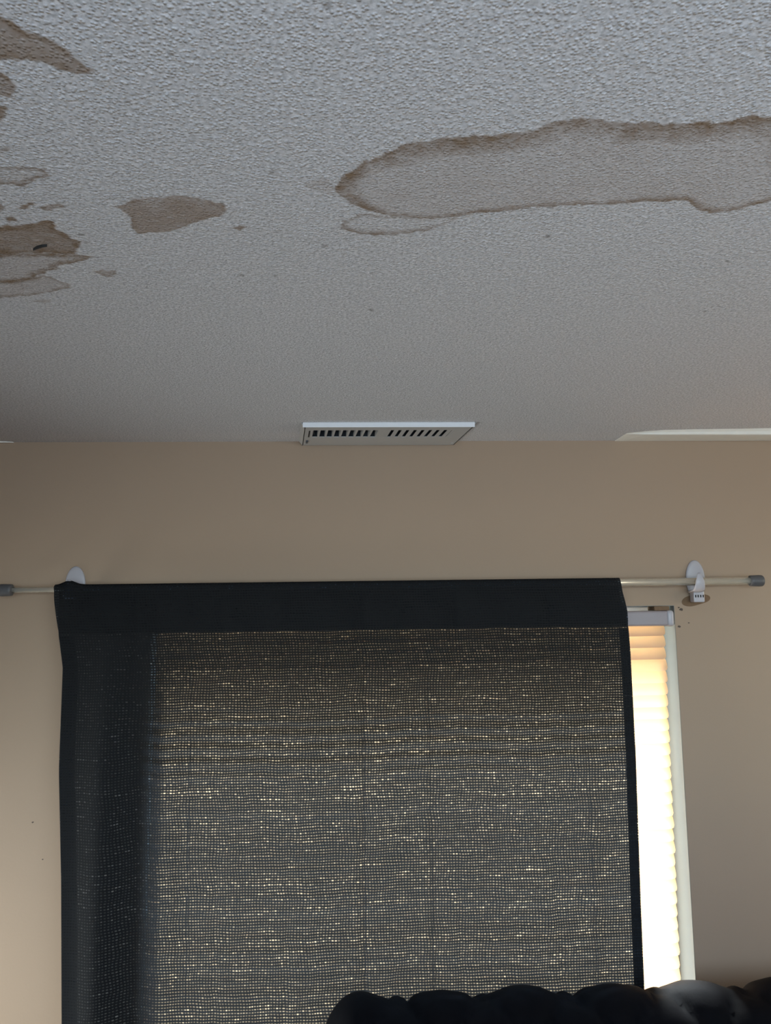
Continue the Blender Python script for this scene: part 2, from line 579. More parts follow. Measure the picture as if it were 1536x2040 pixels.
# ------------------------------------------------------------------ popcorn ceiling with its water stains (plan coordinates in metres)
STAINS = {
 'A':[(-0.2275, -1.2187), (-0.2128, -1.2121), (-0.2085, -1.2083), (-0.2004, -1.1987), (-0.1893, -1.1913), (-0.1827, -1.1836), (-0.1774, -1.1715), (-0.173, -1.1621), (-0.1809, -1.1614), (-0.1947, -1.1649), (-0.2116, -1.172), (-0.2305, -1.1733), (-0.2488, -1.1756)],
 'B':[(-0.2482, -1.1635), (-0.2364, -1.1604), (-0.2324, -1.1581), (-0.2318, -1.1481), (-0.2352, -1.1403), (-0.2421, -1.1364), (-0.2464, -1.1384), (-0.2622, -1.1343)],
 'B2':[(-0.2613, -1.129), (-0.2513, -1.1276), (-0.2502, -1.1237), (-0.2528, -1.1164), (-0.2597, -1.1093), (-0.2722, -1.106)],
 'C':[(-0.3115, -1.0487), (-0.288, -1.0471), (-0.267, -1.049), (-0.2492, -1.048), (-0.2508, -1.0406), (-0.2571, -1.0331), (-0.2729, -1.0251), (-0.2837, -1.0194), (-0.2987, -1.0238), (-0.3248, -1.0217)],
 'D1':[(-0.3003, -0.9862), (-0.2833, -0.9951), (-0.2828, -0.9908), (-0.2965, -0.9845)],
 'D2':[(-0.2814, -0.9857), (-0.2691, -0.992), (-0.257, -0.9888), (-0.2592, -0.9853), (-0.2755, -0.9815)],
 'D3':[(-0.29, -1.0685), (-0.2775, -1.0702), (-0.2679, -1.0744), (-0.2701, -1.071), (-0.2794, -1.0661), (-0.2919, -1.0644)],
 'D4':[(-0.3203, -0.9662), (-0.3132, -0.97), (-0.3114, -0.9637), (-0.3195, -0.9598)],
 'D5':[(-0.3221, -0.9917), (-0.314, -0.9902), (-0.3103, -0.9825), (-0.32, -0.977), (-0.3282, -0.9786)],
 'E':[(-0.3599, -0.9506), (-0.3318, -0.9511), (-0.302, -0.9555), (-0.2811, -0.9615), (-0.2773, -0.9569), (-0.2819, -0.9473), (-0.2774, -0.9405), (-0.2747, -0.9286), (-0.265, -0.9215), (-0.2716, -0.9098), (-0.2772, -0.9011), (-0.2826, -0.8933), (-0.3168, -0.896), (-0.3588, -0.892), (-0.3897, -0.8903)],
 'F':[(-0.3886, -0.8926), (-0.3588, -0.892), (-0.3168, -0.896), (-0.2826, -0.8933), (-0.2669, -0.8902), (-0.2797, -0.8797), (-0.3009, -0.8712), (-0.3132, -0.8662), (-0.3108, -0.8615), (-0.3237, -0.8527), (-0.3412, -0.8463), (-0.3519, -0.8334), (-0.3899, -0.8237), (-0.4241, -0.8206)],
 'G':[(-0.4228, -0.8233), (-0.3893, -0.8251), (-0.3508, -0.836), (-0.3337, -0.8476), (-0.3252, -0.8351), (-0.3211, -0.8287), (-0.3146, -0.8196), (-0.3199, -0.8114), (-0.3382, -0.8015), (-0.3712, -0.7898), (-0.4088, -0.7821), (-0.4455, -0.7773)],
 'G2':[(-0.3785, -0.7723), (-0.3615, -0.7784), (-0.3505, -0.7771), (-0.3657, -0.768)],
 'H':[(-0.2127, -0.988), (-0.1935, -1.0003), (-0.1725, -1.0049), (-0.1456, -1.0071), (-0.1249, -1.0), (-0.1145, -0.996), (-0.1128, -0.9847), (-0.1209, -0.972), (-0.141, -0.9642), (-0.1629, -0.9495), (-0.1891, -0.9402), (-0.2081, -0.9408), (-0.2078, -0.9554), (-0.2048, -0.9722)],
 'I':[(-0.1129, -0.9524), (-0.1053, -0.9583), (-0.0962, -0.9556), (-0.1032, -0.9497)],
 'J':[(-0.2816, -0.8546), (-0.266, -0.8586), (-0.2622, -0.8537), (-0.2498, -0.8576), (-0.2534, -0.8476), (-0.267, -0.8386), (-0.2719, -0.8436)],
 'K':[(-0.0133, -1.0229), (-0.0035, -1.0461), (0.0171, -1.0681), (0.0443, -1.0876), (0.0634, -1.0945), (0.0903, -1.0995), (0.1173, -1.1014), (0.136, -1.1056), (0.1465, -1.1102), (0.1557, -1.1194), (0.1738, -1.1228), (0.1937, -1.1204), (0.2248, -1.1193), (0.256, -1.1189), (0.2853, -1.1226), (0.2981, -1.1277), (0.3428, -1.124), (0.4038, -1.0236), (0.3818, -1.0105), (0.366, -0.9997), (0.3518, -0.9905), (0.3341, -0.9874), (0.313, -1.0022), (0.3, -1.0105), (0.2823, -1.0084), (0.2297, -1.0005), (0.1752, -0.9959), (0.1217, -0.9841), (0.0946, -0.9763), (0.0666, -0.972), (0.038, -0.977), (0.0144, -0.9873), (-0.0039, -1.0025)],
 'L':[(-0.0102, -0.9524), (-0.0066, -0.9687), (0.0098, -0.981), (0.0475, -0.9753), (0.0941, -0.9799), (0.102, -0.9736), (0.0871, -0.9591), (0.0689, -0.947), (0.0398, -0.9405), (0.0102, -0.9419)],
 'M':[(-0.0406, -1.0246), (-0.0248, -1.0404), (-0.0144, -1.0307), (-0.0118, -1.0107), (-0.0259, -1.0145)],
}
SPECKS = [(-0.1207, -0.8472, 0.0041), (-0.1109, -0.8089, 0.0024), (-0.026, -0.9163, 0.0038), (-0.0056, -0.9335, 0.0026), (0.1939, -0.9413, 0.0049), (0.0246, -0.7497, 0.0045), (-0.0133, -1.2255, 0.0033), (0.0118, -1.2254, 0.0022), (-0.1164, -1.1823, 0.0024), (0.1018, -0.9396, 0.0026), (0.4024, -0.8899, 0.0037), (0.4431, -0.7516, 0.0042), (-0.0851, -1.089, 0.0022), (-0.0663, -1.0469, 0.0028), (-0.2621, -0.9368, 0.0033), (-0.2622, -0.9185, 0.0028), (0.0221, -0.8532, 0.0023), (-0.1604, -1.1342, 0.0026), (-0.0826, -0.8452, 0.0023)]
#        wash, line, line width (m), fill of the brown over the whole shape
LOOK = {'A': (1.0, 0.6, 0.008, 0.36), 'B': (1.0, 0.7, 0.005, 0.35), 'B2': (1.0, 0.7, 0.004, 0.4), 'C': (0.25, 0.9, 0.0055, 0.0), 'D1': (1, 0.3, 0.003, 0.5),
        'D2': (0.6, 0.45, 0.003, 0.25), 'D3': (0.8, 0.3, 0.003, 0.4), 'D4': (0.8, 0.4, 0.003, 0.5), 'D5': (1, 0.5, 0.004, 0.4), 'E': (0.9, 0.5, 0.012, 0.42), 'F': (0.45, 0.95, 0.008, 0.0),
        'G': (0.5, 0.85, 0.008, 0.0), 'G2': (0.5, 0.1, 0.003, 0.1), 'H': (1.0, 0.42, 0.0045, 0.22), 'I': (1.0, 0.3, 0.003, 0.5), 'J': (0.7, 0.3, 0.004, 0.3),
        'K': (0.42, 0.85, 0.012, 0.0), 'L': (0.12, 0.7, 0.007, 0.0), 'M': (0.30, 0.05, 0.004, 0.03)}

VENT_X0, VENT_X1, VENT_Y0, VENT_Y1 = -0.098, 0.245, -0.177, -0.006


def poly_sd(px, py, poly):
    """signed distance to a polygon, inside positive"""
    d = np.full(px.shape, 1e9)
    inside = np.zeros(px.shape, bool)
    n = len(poly)
    for i in range(n):
        ax, ay = poly[i]
        bx, by = poly[(i + 1) % n]
        ex, ey = bx - ax, by - ay
        t = np.clip(((px - ax) * ex + (py - ay) * ey) / (ex * ex + ey * ey + 1e-12), 0, 1)
        d = np.minimum(d, (px - ax - t * ex) ** 2 + (py - ay - t * ey) ** 2)
        c = ((ay > py) != (by > py)) & (px < (bx - ax) * (py - ay) / (by - ay + 1e-12) + ax)
        inside ^= c
    d = np.sqrt(d)
    return np.where(inside, d, -d)


def build_ceiling():
    xs = np.concatenate([np.linspace(XL - WT, -0.90, 8)[:-1], np.arange(-0.90, -0.48, 0.0035), np.arange(-0.48, 0.52, 0.0017), np.arange(0.52, 1.10, 0.0035), np.linspace(1.10, XR + WT, 20)])
    ys = np.concatenate([np.linspace(YB - WT, -1.32, 24)[:-1], np.arange(-1.32, -0.80, 0.0017), np.arange(-0.80, -0.40, 0.0026), np.arange(-0.40, 0.0, 0.0042), np.array([0.0, WT])])
    xs = xs[np.concatenate([[True], np.diff(xs) > 0.0012])]
    ys = ys[np.concatenate([[True], np.diff(ys) > 0.0012])]
    # exact lines for the register's hole
    dx0, dx1, dy0, dy1 = VENT_X0 + 0.018, VENT_X1 - 0.022, VENT_Y0 + 0.022, VENT_Y1 - 0.060
    for val in (dx0, dx1):
        xs[np.argmin(abs(xs - val))] = val
    for val in (dy0, dy1):
        ys[np.argmin(abs(ys - val))] = val
    X, Y = np.meshgrid(xs, ys)
    n = vnoise(X, Y, 0.0034, 1) * 0.8 + vnoise(X + 0.3, Y + 0.7, 0.0060, 2) * 0.35 + vnoise(X, Y, 0.0022, 3) * 0.3
    rough = np.clip((n - 0.52) / 0.5, 0, 1)
    fine = (X > -0.9) & (X < 1.1) & (Y > -1.32)
    # smooth trowelled margin along the wall and around the register; washed-out texture inside the wet stain
    fade = smooth01((-Y - 0.005) / 0.10) * 0.75 + 0.25
    fade *= 1 - 0.9 * ((X > VENT_X0 - 0.012) & (X < VENT_X1 + 0.012) & (Y > VENT_Y0 - 0.012))
    fade *= np.where(Y > -0.0045, 0, 1)
    wx, wy = X + (vnoise(X, Y, 0.012, 5) - 0.5) * 0.0042 + (vnoise(X, Y, 0.004, 6) - 0.5) * 0.003, Y + (vnoise(X, Y, 0.012, 7) - 0.5) * 0.0042 + (vnoise(X, Y, 0.004, 8) - 0.5) * 0.003
    wash, line, dark = np.zeros(X.shape), np.zeros(X.shape), np.zeros(X.shape)
    grain = vnoise(X, Y, 0.005, 11) * 0.55 + vnoise(X, Y, 0.0028, 12) * 0.45
    blot = vnoise(X, Y, 0.022, 13)
    for k, poly in STAINS.items():
        p = np.array(poly)
        m = (X > p[:, 0].min() - 0.02) & (X < p[:, 0].max() + 0.02) & (Y > p[:, 1].min() - 0.02) & (Y < p[:, 1].max() + 0.02)
        sd = poly_sd(wx[m], wy[m], poly)
        wa, li, lw, fill = LOOK[k]
        ins = smooth01((sd + 0.0008) / 0.0022)
        if k == 'K':      # broad brown margin on the near and left side, thin tide line along the far side
            near = smooth01((-1.035 - Y[m]) / 0.03)
            left = smooth01((0.03 - X[m]) / 0.04)
            lwv = 0.0095 + 0.019 * near + 0.018 * left
        else:
            lwv = lw * (0.6 + 0.8 * blot[m])
        e = np.clip(1 - sd / lwv, 0, 1) ** 0.8 * ins
        g = 0.25 + 1.0 * grain[m] + 0.5 * blot[m]
        wash[m] = np.maximum(wash[m], wa * ins * (0.55 + 0.4 * blot[m] + 0.4 * grain[m]))
        line[m] = np.maximum(line[m], np.clip((li * e + fill * ins) * g, 0, 1))
        if k == 'K':
            f2 = fade[m]
            fade[m] = f2 * (1 - 0.45 * ins)
    for sx, sy, sr in SPECKS:
        m = (abs(X - sx) < 0.02) & (abs(Y - sy) < 0.02)
        dd = np.hypot(wx[m] - sx, (wy[m] - sy))
        dark[m] = np.maximum(dark[m], 0.55 * smooth01((sr - dd) / sr * 1.6))
    rs = np.random.RandomState(4)
    for _ in range(60):
        sx, sy, sr = rs.uniform(-0.4, 0.6), rs.uniform(-1.25, -0.3), rs.uniform(0.0012, 0.0026)
        m = (abs(X - sx) < 0.01) & (abs(Y - sy) < 0.01)
        dd = np.hypot(wx[m] - sx, (wy[m] - sy))
        dark[m] = np.maximum(dark[m], 0.28 * smooth01((sr - dd) / sr * 1.6))
    Z = H - 0.0004 * rough * fade * fine
    ny, nx = X.shape
    co = np.stack([X, Y, Z], -1).reshape(-1, 3).astype(np.float32)
    idx = np.arange(nx * ny).reshape(ny, nx)
    cx, cy = (xs[:-1] + xs[1:]) / 2, (ys[:-1] + ys[1:]) / 2
    keep = ~(((cx > dx0) & (cx < dx1))[None, :] & ((cy > dy0) & (cy < dy1))[:, None])
    q = np.stack([idx[:-1, :-1], idx[1:, :-1], idx[1:, 1:], idx[:-1, 1:]], -1)[keep]      # faces look down
    nf = len(q)
    me = bpy.data.meshes.new('ceiling')
    me.vertices.add(len(co))
    me.vertices.foreach_set('co', co.ravel())
    me.loops.add(nf * 4)
    me.loops.foreach_set('vertex_index', q.ravel().astype(np.int32))
    me.polygons.add(nf)
    me.polygons.foreach_set('loop_start', np.arange(0, nf * 4, 4, dtype=np.int32))
    me.polygons.foreach_set('use_smooth', np.ones(nf, bool))
    me.update(calc_edges=True)
    a = me.attributes.new('stain', 'FLOAT_COLOR', 'POINT')
    a.data.foreach_set('color', np.stack([np.clip(wash, 0, 1), np.clip(line, 0, 1), np.clip(dark, 0, 1), np.ones(X.shape)], -1).reshape(-1).astype(np.float32))
    o = link('ceiling', me, M_CEIL)
    structure(o)
    return o, (dx0, dx1, dy0, dy1)


ceil, DUCT = build_ceiling()
# the slab above, so that no daylight comes in between
bm = bmesh.new()
for b in ((XL - WT, DUCT[0] - 0.004, YB - WT, WT), (DUCT[1] + 0.004, XR + WT, YB - WT, WT), (DUCT[0] - 0.004, DUCT[1] + 0.004, YB - WT, DUCT[2] - 0.004), (DUCT[0] - 0.004, DUCT[1] + 0.004, DUCT[3] + 0.004, WT)):
    add_box(bm, b[0], b[1], b[2], b[3], H + 0.031, H + 0.16)
structure(bm_obj('ceiling_slab', bm, M_WHITE, ceil))
# split in the wet ceiling board
CRACK = [(-0.3194, -0.9069), (-0.3132, -0.9125), (-0.307, -0.9154), (-0.302, -0.9157), (-0.3074, -0.9138), (-0.3136, -0.9105)]
vs = [(x, y, H - 0.0030) for x, y in CRACK] + [(x, y, H - 0.0002) for x, y in CRACK]
nC = len(CRACK)
py_obj('crack', vs, [tuple(range(nC))[::-1], tuple(range(nC, 2 * nC))] + [(i, (i + 1) % nC, nC + (i + 1) % nC, nC + i) for i in range(nC)], M_DARK, ceil)


# smooth strip of joint compound that has come away along the top of the front wall
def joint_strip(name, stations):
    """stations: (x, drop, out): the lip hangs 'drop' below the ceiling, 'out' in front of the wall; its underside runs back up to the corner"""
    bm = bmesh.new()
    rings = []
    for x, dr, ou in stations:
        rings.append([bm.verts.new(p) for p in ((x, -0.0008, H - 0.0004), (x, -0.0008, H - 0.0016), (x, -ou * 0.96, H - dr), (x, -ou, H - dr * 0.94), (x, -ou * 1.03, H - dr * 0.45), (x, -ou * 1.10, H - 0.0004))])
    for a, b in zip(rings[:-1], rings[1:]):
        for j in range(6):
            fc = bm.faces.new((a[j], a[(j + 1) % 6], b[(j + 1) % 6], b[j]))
            fc.material_index = 1 if j == 1 else 0      # underside gets the dark colour that paints in its shade
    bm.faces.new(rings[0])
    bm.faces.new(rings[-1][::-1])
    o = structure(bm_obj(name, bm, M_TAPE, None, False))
    o.data.materials.append(M_TAPE_SHADE)
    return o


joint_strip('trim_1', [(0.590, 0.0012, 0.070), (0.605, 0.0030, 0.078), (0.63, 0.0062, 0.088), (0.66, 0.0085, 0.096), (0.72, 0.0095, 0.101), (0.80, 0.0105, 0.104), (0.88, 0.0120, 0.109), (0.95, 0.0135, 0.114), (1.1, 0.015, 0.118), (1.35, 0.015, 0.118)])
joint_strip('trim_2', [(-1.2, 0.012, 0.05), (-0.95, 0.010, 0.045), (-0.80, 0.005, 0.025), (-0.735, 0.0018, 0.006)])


# chips where old fixings pulled the paint off the wall
def chip(name, poly, mat, depth=0.0006):
    n = len(poly)
    v = [(x, -depth, z) for x, z in poly] + [(x, -0.0001, z) for x, z in poly]
    py_obj(name, v, [tuple(range(n)), tuple(range(n, 2 * n))[::-1]] + [(i, n + i, n + (i + 1) % n, (i + 1) % n) for i in range(n)], mat, wf)


def rounded(poly, it=2):
    p = [Vector(q) for q in poly]
    for _ in range(it):
        p = [v for i in range(len(p)) for v in (p[i] * 0.75 + p[(i + 1) % len(p)] * 0.25, p[i] * 0.25 + p[(i + 1) % len(p)] * 0.75)]
    return [(v.x, v.y) for v in p]


chip('paint_chip', rounded([(0.7205, 1.7695), (0.7301, 1.7785), (0.7472, 1.7825), (0.7756, 1.7845), (0.7875, 1.7785), (0.7835, 1.7685), (0.7629, 1.7622), (0.7401, 1.7565), (0.7240, 1.7600)]), M_RAW)
rnd = random.Random(3)
for x, z, r in ((0.7195, 1.7513, 0.0042), (0.7145, 1.7555, 0.0022), (0.7127, 1.7143, 0.0032), (0.7345, 1.7217, 0.002), (-0.6607, 1.3354, 0.0022), (-0.6374, 1.2621, 0.0016)):
    chip('scuff', [(x + r * rnd.uniform(0.7, 1.2) * math.cos(a), z + r * rnd.uniform(0.5, 0.9) * math.sin(a)) for a in [k * PI / 5 for k in range(10)]], M_MARK, 0.0004)

# ------------------------------------------------------------------ front window
w1 = bpy.data.objects.new('window_1', None)
COL.objects.link(w1)
w1.location = ((WX0 + WX1) / 2, 0.06, WZ0)
structure(w1)
LN = 0.0008
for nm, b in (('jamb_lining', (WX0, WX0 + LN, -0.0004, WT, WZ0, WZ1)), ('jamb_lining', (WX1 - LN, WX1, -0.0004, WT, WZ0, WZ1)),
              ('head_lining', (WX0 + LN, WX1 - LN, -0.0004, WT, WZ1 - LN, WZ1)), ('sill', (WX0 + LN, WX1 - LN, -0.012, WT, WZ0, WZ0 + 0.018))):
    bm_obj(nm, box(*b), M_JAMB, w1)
fx0, fx1, fz0, fz1 = WX0 + LN, WX1 - LN, WZ0 + 0.018, WZ1 - LN
FT = 0.032
for nm, b in (('frame_stile', (fx0, fx0 + FT, 0.075, 0.122, fz0, fz1)), ('frame_stile', (fx1 - FT * 0.5, fx1, 0.075, 0.122, fz0, fz1)), ('frame_rail', (fx0 + FT, fx1 - FT * 0.5, 0.075, 0.122, fz0, fz0 + FT)),
              ('frame_rail', (fx0 + FT, fx1 - FT * 0.5, 0.075, 0.122, fz1 - FT, fz1)), ('glazing_bead', (fx0 + FT, fx1 - FT * 0.5, 0.080, 0.090, fz0 + FT, fz0 + FT + 0.008))):
    bm_obj(nm, box(*b, 0.003, 1), M_VINYL, w1)
for a, b, y in ((fx0 + FT, fx1 - FT * 0.5, 0.100),):
    bm_obj('pane', box(a, b, y, y + 0.004, fz0 + FT, fz1 - FT), M_GLASS, w1)

# outside: ground and the roof's eave that shades the top of the window
structure(bm_obj('ground', box(-12, 14, WT + 0.001, 22, -0.45, -0.35), M_GROUND))
structure(bm_obj('roof_eave', box(-3.5, 5, WT + 0.002, WT + 0.46, 2.16, 2.24, 0.005, 1), M_EAVE))

# ------------------------------------------------------------------ venetian blind in the window recess
bl = root('window_blind', ((WX0 + WX1) / 2, 0.022, WZ0 + 0.02), 'cream horizontal slat blind with lavender-white headrail inside the window recess', 'window blind')
HZ1, HZ0 = 1.751 - 0.002, 1.7165
bm_obj('headrail', box(WX0 + 0.010, WX1 - 0.022, -0.020, 0.030, HZ0, HZ1, 0.004, 2), M_HEAD, bl, False)
bm_obj('end_cap', box(WX1 - 0.026, WX1 - 0.0095, -0.022, 0.032, HZ0 - 0.001, HZ1 + 0.001, 0.006, 3), M_PLASTIC, bl, True)
bm_obj('mounting_bracket', box(0.655, 0.688, -0.012, 0.026, HZ1 + 0.0005, WZ1 - LN - 0.0003, 0.0008, 1), M_RAW, bl)


def slat_mesh():
    """arched strip with rounded ends, centred at the origin, length along x"""
    ln = (WX1 - 0.012) - (WX0 + 0.014)
    w = 0.0315
    bm = bmesh.new()
    nu, nv = 26, 6
    hw = ln / 2
    rr = 0.007
    top = []
    for i in range(nu + 1):
        s = -1 + 2 * i / nu
        # cluster stations at both ends, for the rounded corners
        x = hw * math.copysign(1 - (1 - abs(s)) ** 2.2, s)
        e = max(0.0, rr - (hw - abs(x)))
        cut = rr - math.sqrt(max(0.0, rr * rr - e * e))
        half = w / 2 - cut
        col = []
        for j in range(nv + 1):
            t = -1 + 2 * j / nv
            yy = t * half
            zz = 0.0028 * (1 - (yy / (w / 2)) ** 2)
            col.append(bm.verts.new((x, yy, zz)))
        top.append(col)
    for i in range(nu):
        for j in range(nv):
            bm.faces.new((top[i][j], top[i + 1][j], top[i + 1][j + 1], top[i][j + 1]))
    me = bpy.data.meshes.new('slat')
    bm.to_mesh(me)
    bm.free()
    me.materials.append(M_SLAT)
    me.polygons.foreach_set('use_smooth', [True] * len(me.polygons))
    return me


SL_ME = slat_mesh()
SL_X = ((WX1 - 0.012) + (WX0 + 0.014)) / 2
PITCH = 0.0256
TILT = R(69)
d = off(bl)
z = HZ0 - 0.012
SLATS = []
k = 0
rs = random.Random(8)
while z > WZ0 + 0.045:
    s = bpy.data.objects.new('slat', SL_ME)
    COL.objects.link(s)
    s.parent = bl
    fr = (HZ0 - z) / (HZ0 - WZ0)
    s.location = (SL_X - 0.004 - 0.012 * fr + rs.uniform(-0.001, 0.001) - d.x, 0.020 - d.y, z - d.z)
    s.rotation_euler = (TILT + R(rs.uniform(-2.5, 2.5)), R(-0.45 - 0.3 * fr), 0)
    SLATS.append(z)
    z -= PITCH
    k += 1
bm_obj('bottom_rail', box(WX0 + 0.010, WX1 - 0.03, 0.008, 0.032, WZ0 + 0.0185, WZ0 + 0.034, 0.004, 2), M_HEAD, bl)
for x in (-0.345, 0.02, 0.16, 0.50):
    for y in (0.0045, 0.0365):
        bm_obj('ladder_cord', sweep([(x, y, HZ0 - 0.0005), (x, y, (HZ0 + WZ0) / 2), (x, y, WZ0 + 0.033)], circle(0.0008, 6), Vector((0, 1, 0))), M_CORD, bl)

# ------------------------------------------------------------------ curtain rod and its two adhesive hooks
RA, RB = Vector((-0.7335, -0.045, 1.8088)), Vector((0.883, -0.045, 1.8110))
rod = root('curtain_rod', (RA + RB) / 2, 'thin brushed nickel tension curtain rod with grey rubber end caps, across the window top', 'curtain rod')
rd = (RB - RA).normalized()
rl = (RB - RA).length
SPLIT = 0.62
bm_obj('inner_tube', lathe(RA, RB, [(0.012, 0.0058), (SPLIT, 0.0058)], 24), M_CHROME, rod, True)
bm_obj('outer_tube', lathe(RA, RB, [(SPLIT - 0.02, 0.0062), (SPLIT - 0.018, 0.0080), (SPLIT - 0.012, 0.0082), (rl - 0.012, 0.0082)], 28), M_CHROME, rod, True)
capp = [(0.0, 0.006), (0.001, 0.0108), (0.003, 0.0124), (0.010, 0.0128), (0.024, 0.0122), (0.0285, 0.0118), (0.030, 0.0095)]
o = bm_obj('end_cap', lathe(RA, RB, capp, 28), M_CAP, rod, True)
o['label'] = 'grey rubber end cap'
bm_obj('end_cap', lathe(RB, RA, [(t, r * 0.97) for t, r in capp], 28), M_CAP, rod, True)


def hook(xc, label, dx):
    zc = 1.817
    h = root('wall_hook', (xc, 0.0, 1.768), label, 'hook', 'adhesive curtain rod hooks')
    # oval adhesive plate
    bm = bmesh.new()
    n = 36
    prof = [(0.0004, 1.0), (0.0028, 1.0), (0.0042, 0.94), (0.0048, 0.80)]
    rings = []
    for y, s in prof:
        rings.append([bm.verts.new((xc + 0.0215 * s * math.cos(2 * PI * q / n), -y, zc + (0.042 * s * math.sin(2 * PI * q / n)))) for q in range(n)])
    for a, b in zip(rings[:-1], rings[1:]):
        for q in range(n):
            bm.faces.new((a[q], a[(q + 1) % n], b[(q + 1) % n], b[q]))
    bm.faces.new(rings[0][::-1])
    bm.faces.new(rings[-1])
    bm_obj('plate', bm, M_PLASTIC, h, True)
    # J shaped cradle: leaves the plate below the rod, goes under it and up in front, ending in a narrow tip
    path, sc = [], []
    path.append((xc + dx * 0.4, -0.004, 1.790)); sc.append((1.25, 1))
    path.append((xc + dx * 0.7, -0.020, 1.7885)); sc.append((1.25, 1))
    for q in range(9):
        a = R(-95 + q * 12.5)
        path.append((xc + dx, -0.045 - 0.0135 * math.sin(a + R(90)) - 0.0, 1.8105 - 0.0190 * math.cos(a + R(90)) + 0.0))
        sc.append((1.25 - 0.05 * q, 1))
    path.append((xc + dx, -0.0585, 1.817)); sc.append((0.66, 0.9))
    path.append((xc + dx, -0.0575, 1.825)); sc.append((0.44, 0.7))
    path.append((xc + dx, -0.0570, 1.829)); sc.append((0.25, 0.5))
    bm_obj('cradle', strap(path, sc, xc), M_PLASTIC, h, True)
    # lower clip with a row of small holes
    cl = bm_obj('clip', box(xc - 0.0165 + (dx + 0.016), xc + 0.0075 + (dx + 0.016), -0.0260, -0.0050, 1.7665, 1.7915, 0.0025, 2), M_PLASTIC, h, False)
    for q in range(4):
        xx = xc - 0.0140 + (dx + 0.016) + q * 0.0056
        bm_obj('hole', box(xx, xx + 0.0026, -0.0264, -0.0245, 1.7770, 1.7825), M_DARK, cl)
    return h


def strap(path, sc, xc):
    """flat strap of varying width whose path lies in a plane x = const"""
    bm = bmesh.new()
    n = len(path)
    P = [Vector(p) for p in path]
    rings = []
    for i, p in enumerate(P):
        t = (P[min(i + 1, n - 1)] - P[max(i - 1, 0)]).normalized()
        nn = Vector((1, 0, 0)).cross(t).normalized()
        w, th = 0.0108 * sc[i][0], 0.0019 * sc[i][1]
        rings.append([bm.verts.new(p + Vector((a * w, 0, 0)) + nn * b * th) for a, b in ((-1, -0.5), (-0.8, -1), (0.8, -1), (1, -0.5), (1, 0.5), (0.8, 1), (-0.8, 1), (-1, 0.5))])
    for a, b in zip(rings[:-1], rings[1:]):
        for j in range(8):
            bm.faces.new((a[j], a[(j + 1) % 8], b[(j + 1) % 8], b[j]))
    bm.faces.new(rings[0][::-1])
    bm.faces.new(rings[-1])
    return bm


hook(0.7545, 'white oval adhesive hook holding the bare right end of the curtain rod', -0.016)
hook(-0.592, 'white adhesive hook mostly hidden behind the top left corner of the curtain', 0.006)

# ------------------------------------------------------------------ curtain
CT = root('curtain', (0, -0.058, 0.32), 'charcoal loosely woven curtain panel hanging from the rod with daylight showing through', 'curtain')
EL = [(1.822, -0.6165), (1.795, -0.614), (1.752, -0.607), (1.701, -0.597), (1.651, -0.588), (1.454, -0.585), (1.244, -0.572), (0.978, -0.5605), (0.30, -0.545)]
ER = [(1.822, 0.568), (1.79, 0.5705), (1.752, 0.5775), (1.664, 0.5795), (1.46, 0.578), (1.165, 0.573), (0.995, 0.5715), (0.30, 0.568)]
CREASE = [-0.455, -0.405, -0.277, -0.134, 0.0186, 0.211, 0.405]
ROD_Z = lambda x: RA.z + (RB.z - RA.z) * (x - RA.x) / (RB.x - RA.x)


def lerp_edge(E_, z):
    zs = [e[0] for e in E_][::-1]
    xs = [e[1] for e in E_][::-1]
    return float(np.interp(z, zs, xs))


def cloth_y(x, u, z):
    dn = min(1.0, max(0.0, (1.80 - z) / 0.35))
    y = -0.0585 - 0.010 * dn
    y += (0.0012 + 0.0025 * dn) * math.sin(x * 13 + 0.6 * math.sin(z * 3)) + 0.0010 * dn * math.sin(x * 41 + 1.3 + z)
    # soft side fold along the left edge
    y -= 0.020 * dn * math.exp(-((x + 0.50) / 0.035) ** 2) - 0.012 * dn * math.exp(-((x + 0.43) / 0.022) ** 2)
    for c in CREASE:
        cc = c + 0.004 * math.sin(z * 9 + c * 30)
        y += (0.0040 - 0.0022 * dn) * math.exp(-((x - cc) / 0.006) ** 2)
    # puckers of the rod pocket's stitch line
    y += 0.0022 * math.exp(-((z - 1.722) / 0.006) ** 2) * (0.6 + 0.4 * math.sin(x * 90))
    if z > 1.722:
        y += 0.0016 * math.sin(x * 60 + 4 * z) * min(1, (1.80 - z) / 0.03 if z < 1.80 else 0)
    # draped over the tip of the left hook
    y -= 0.013 * math.exp(-((x + 0.586) / 0.019) ** 2) * math.exp(-((z - 1.80) / 0.035) ** 2)
    return y


def cloth(name, rows, f, nu=190, uv_off=(0, 0), x_range=None):
    """rows: list of z values or (kind, value); f(u, row) -> (x, y, z, uvx, uvy)"""
    verts, uvs, faces = [], [], []
    for r in rows:
        for i in range(nu + 1):
            p = f(i / nu, r)
            verts.append(p[:3])
            uvs.append((p[3] + uv_off[0], p[4] + uv_off[1]))
    for j in range(len(rows) - 1):
        for i in range(nu):
            a = j * (nu + 1) + i
            faces.append((a, a + nu + 1, a + nu + 2, a + 1))
    o = py_obj(name, verts, faces, M_CURTAIN, CT, True)
    me = o.data
    lay = me.uv_layers.new(name='UVMap')
    buf = np.array(uvs, dtype=np.float32)[[l.vertex_index for l in me.loops]]
    lay.data.foreach_set('uv', buf.ravel())
    return o


W0 = 1.18


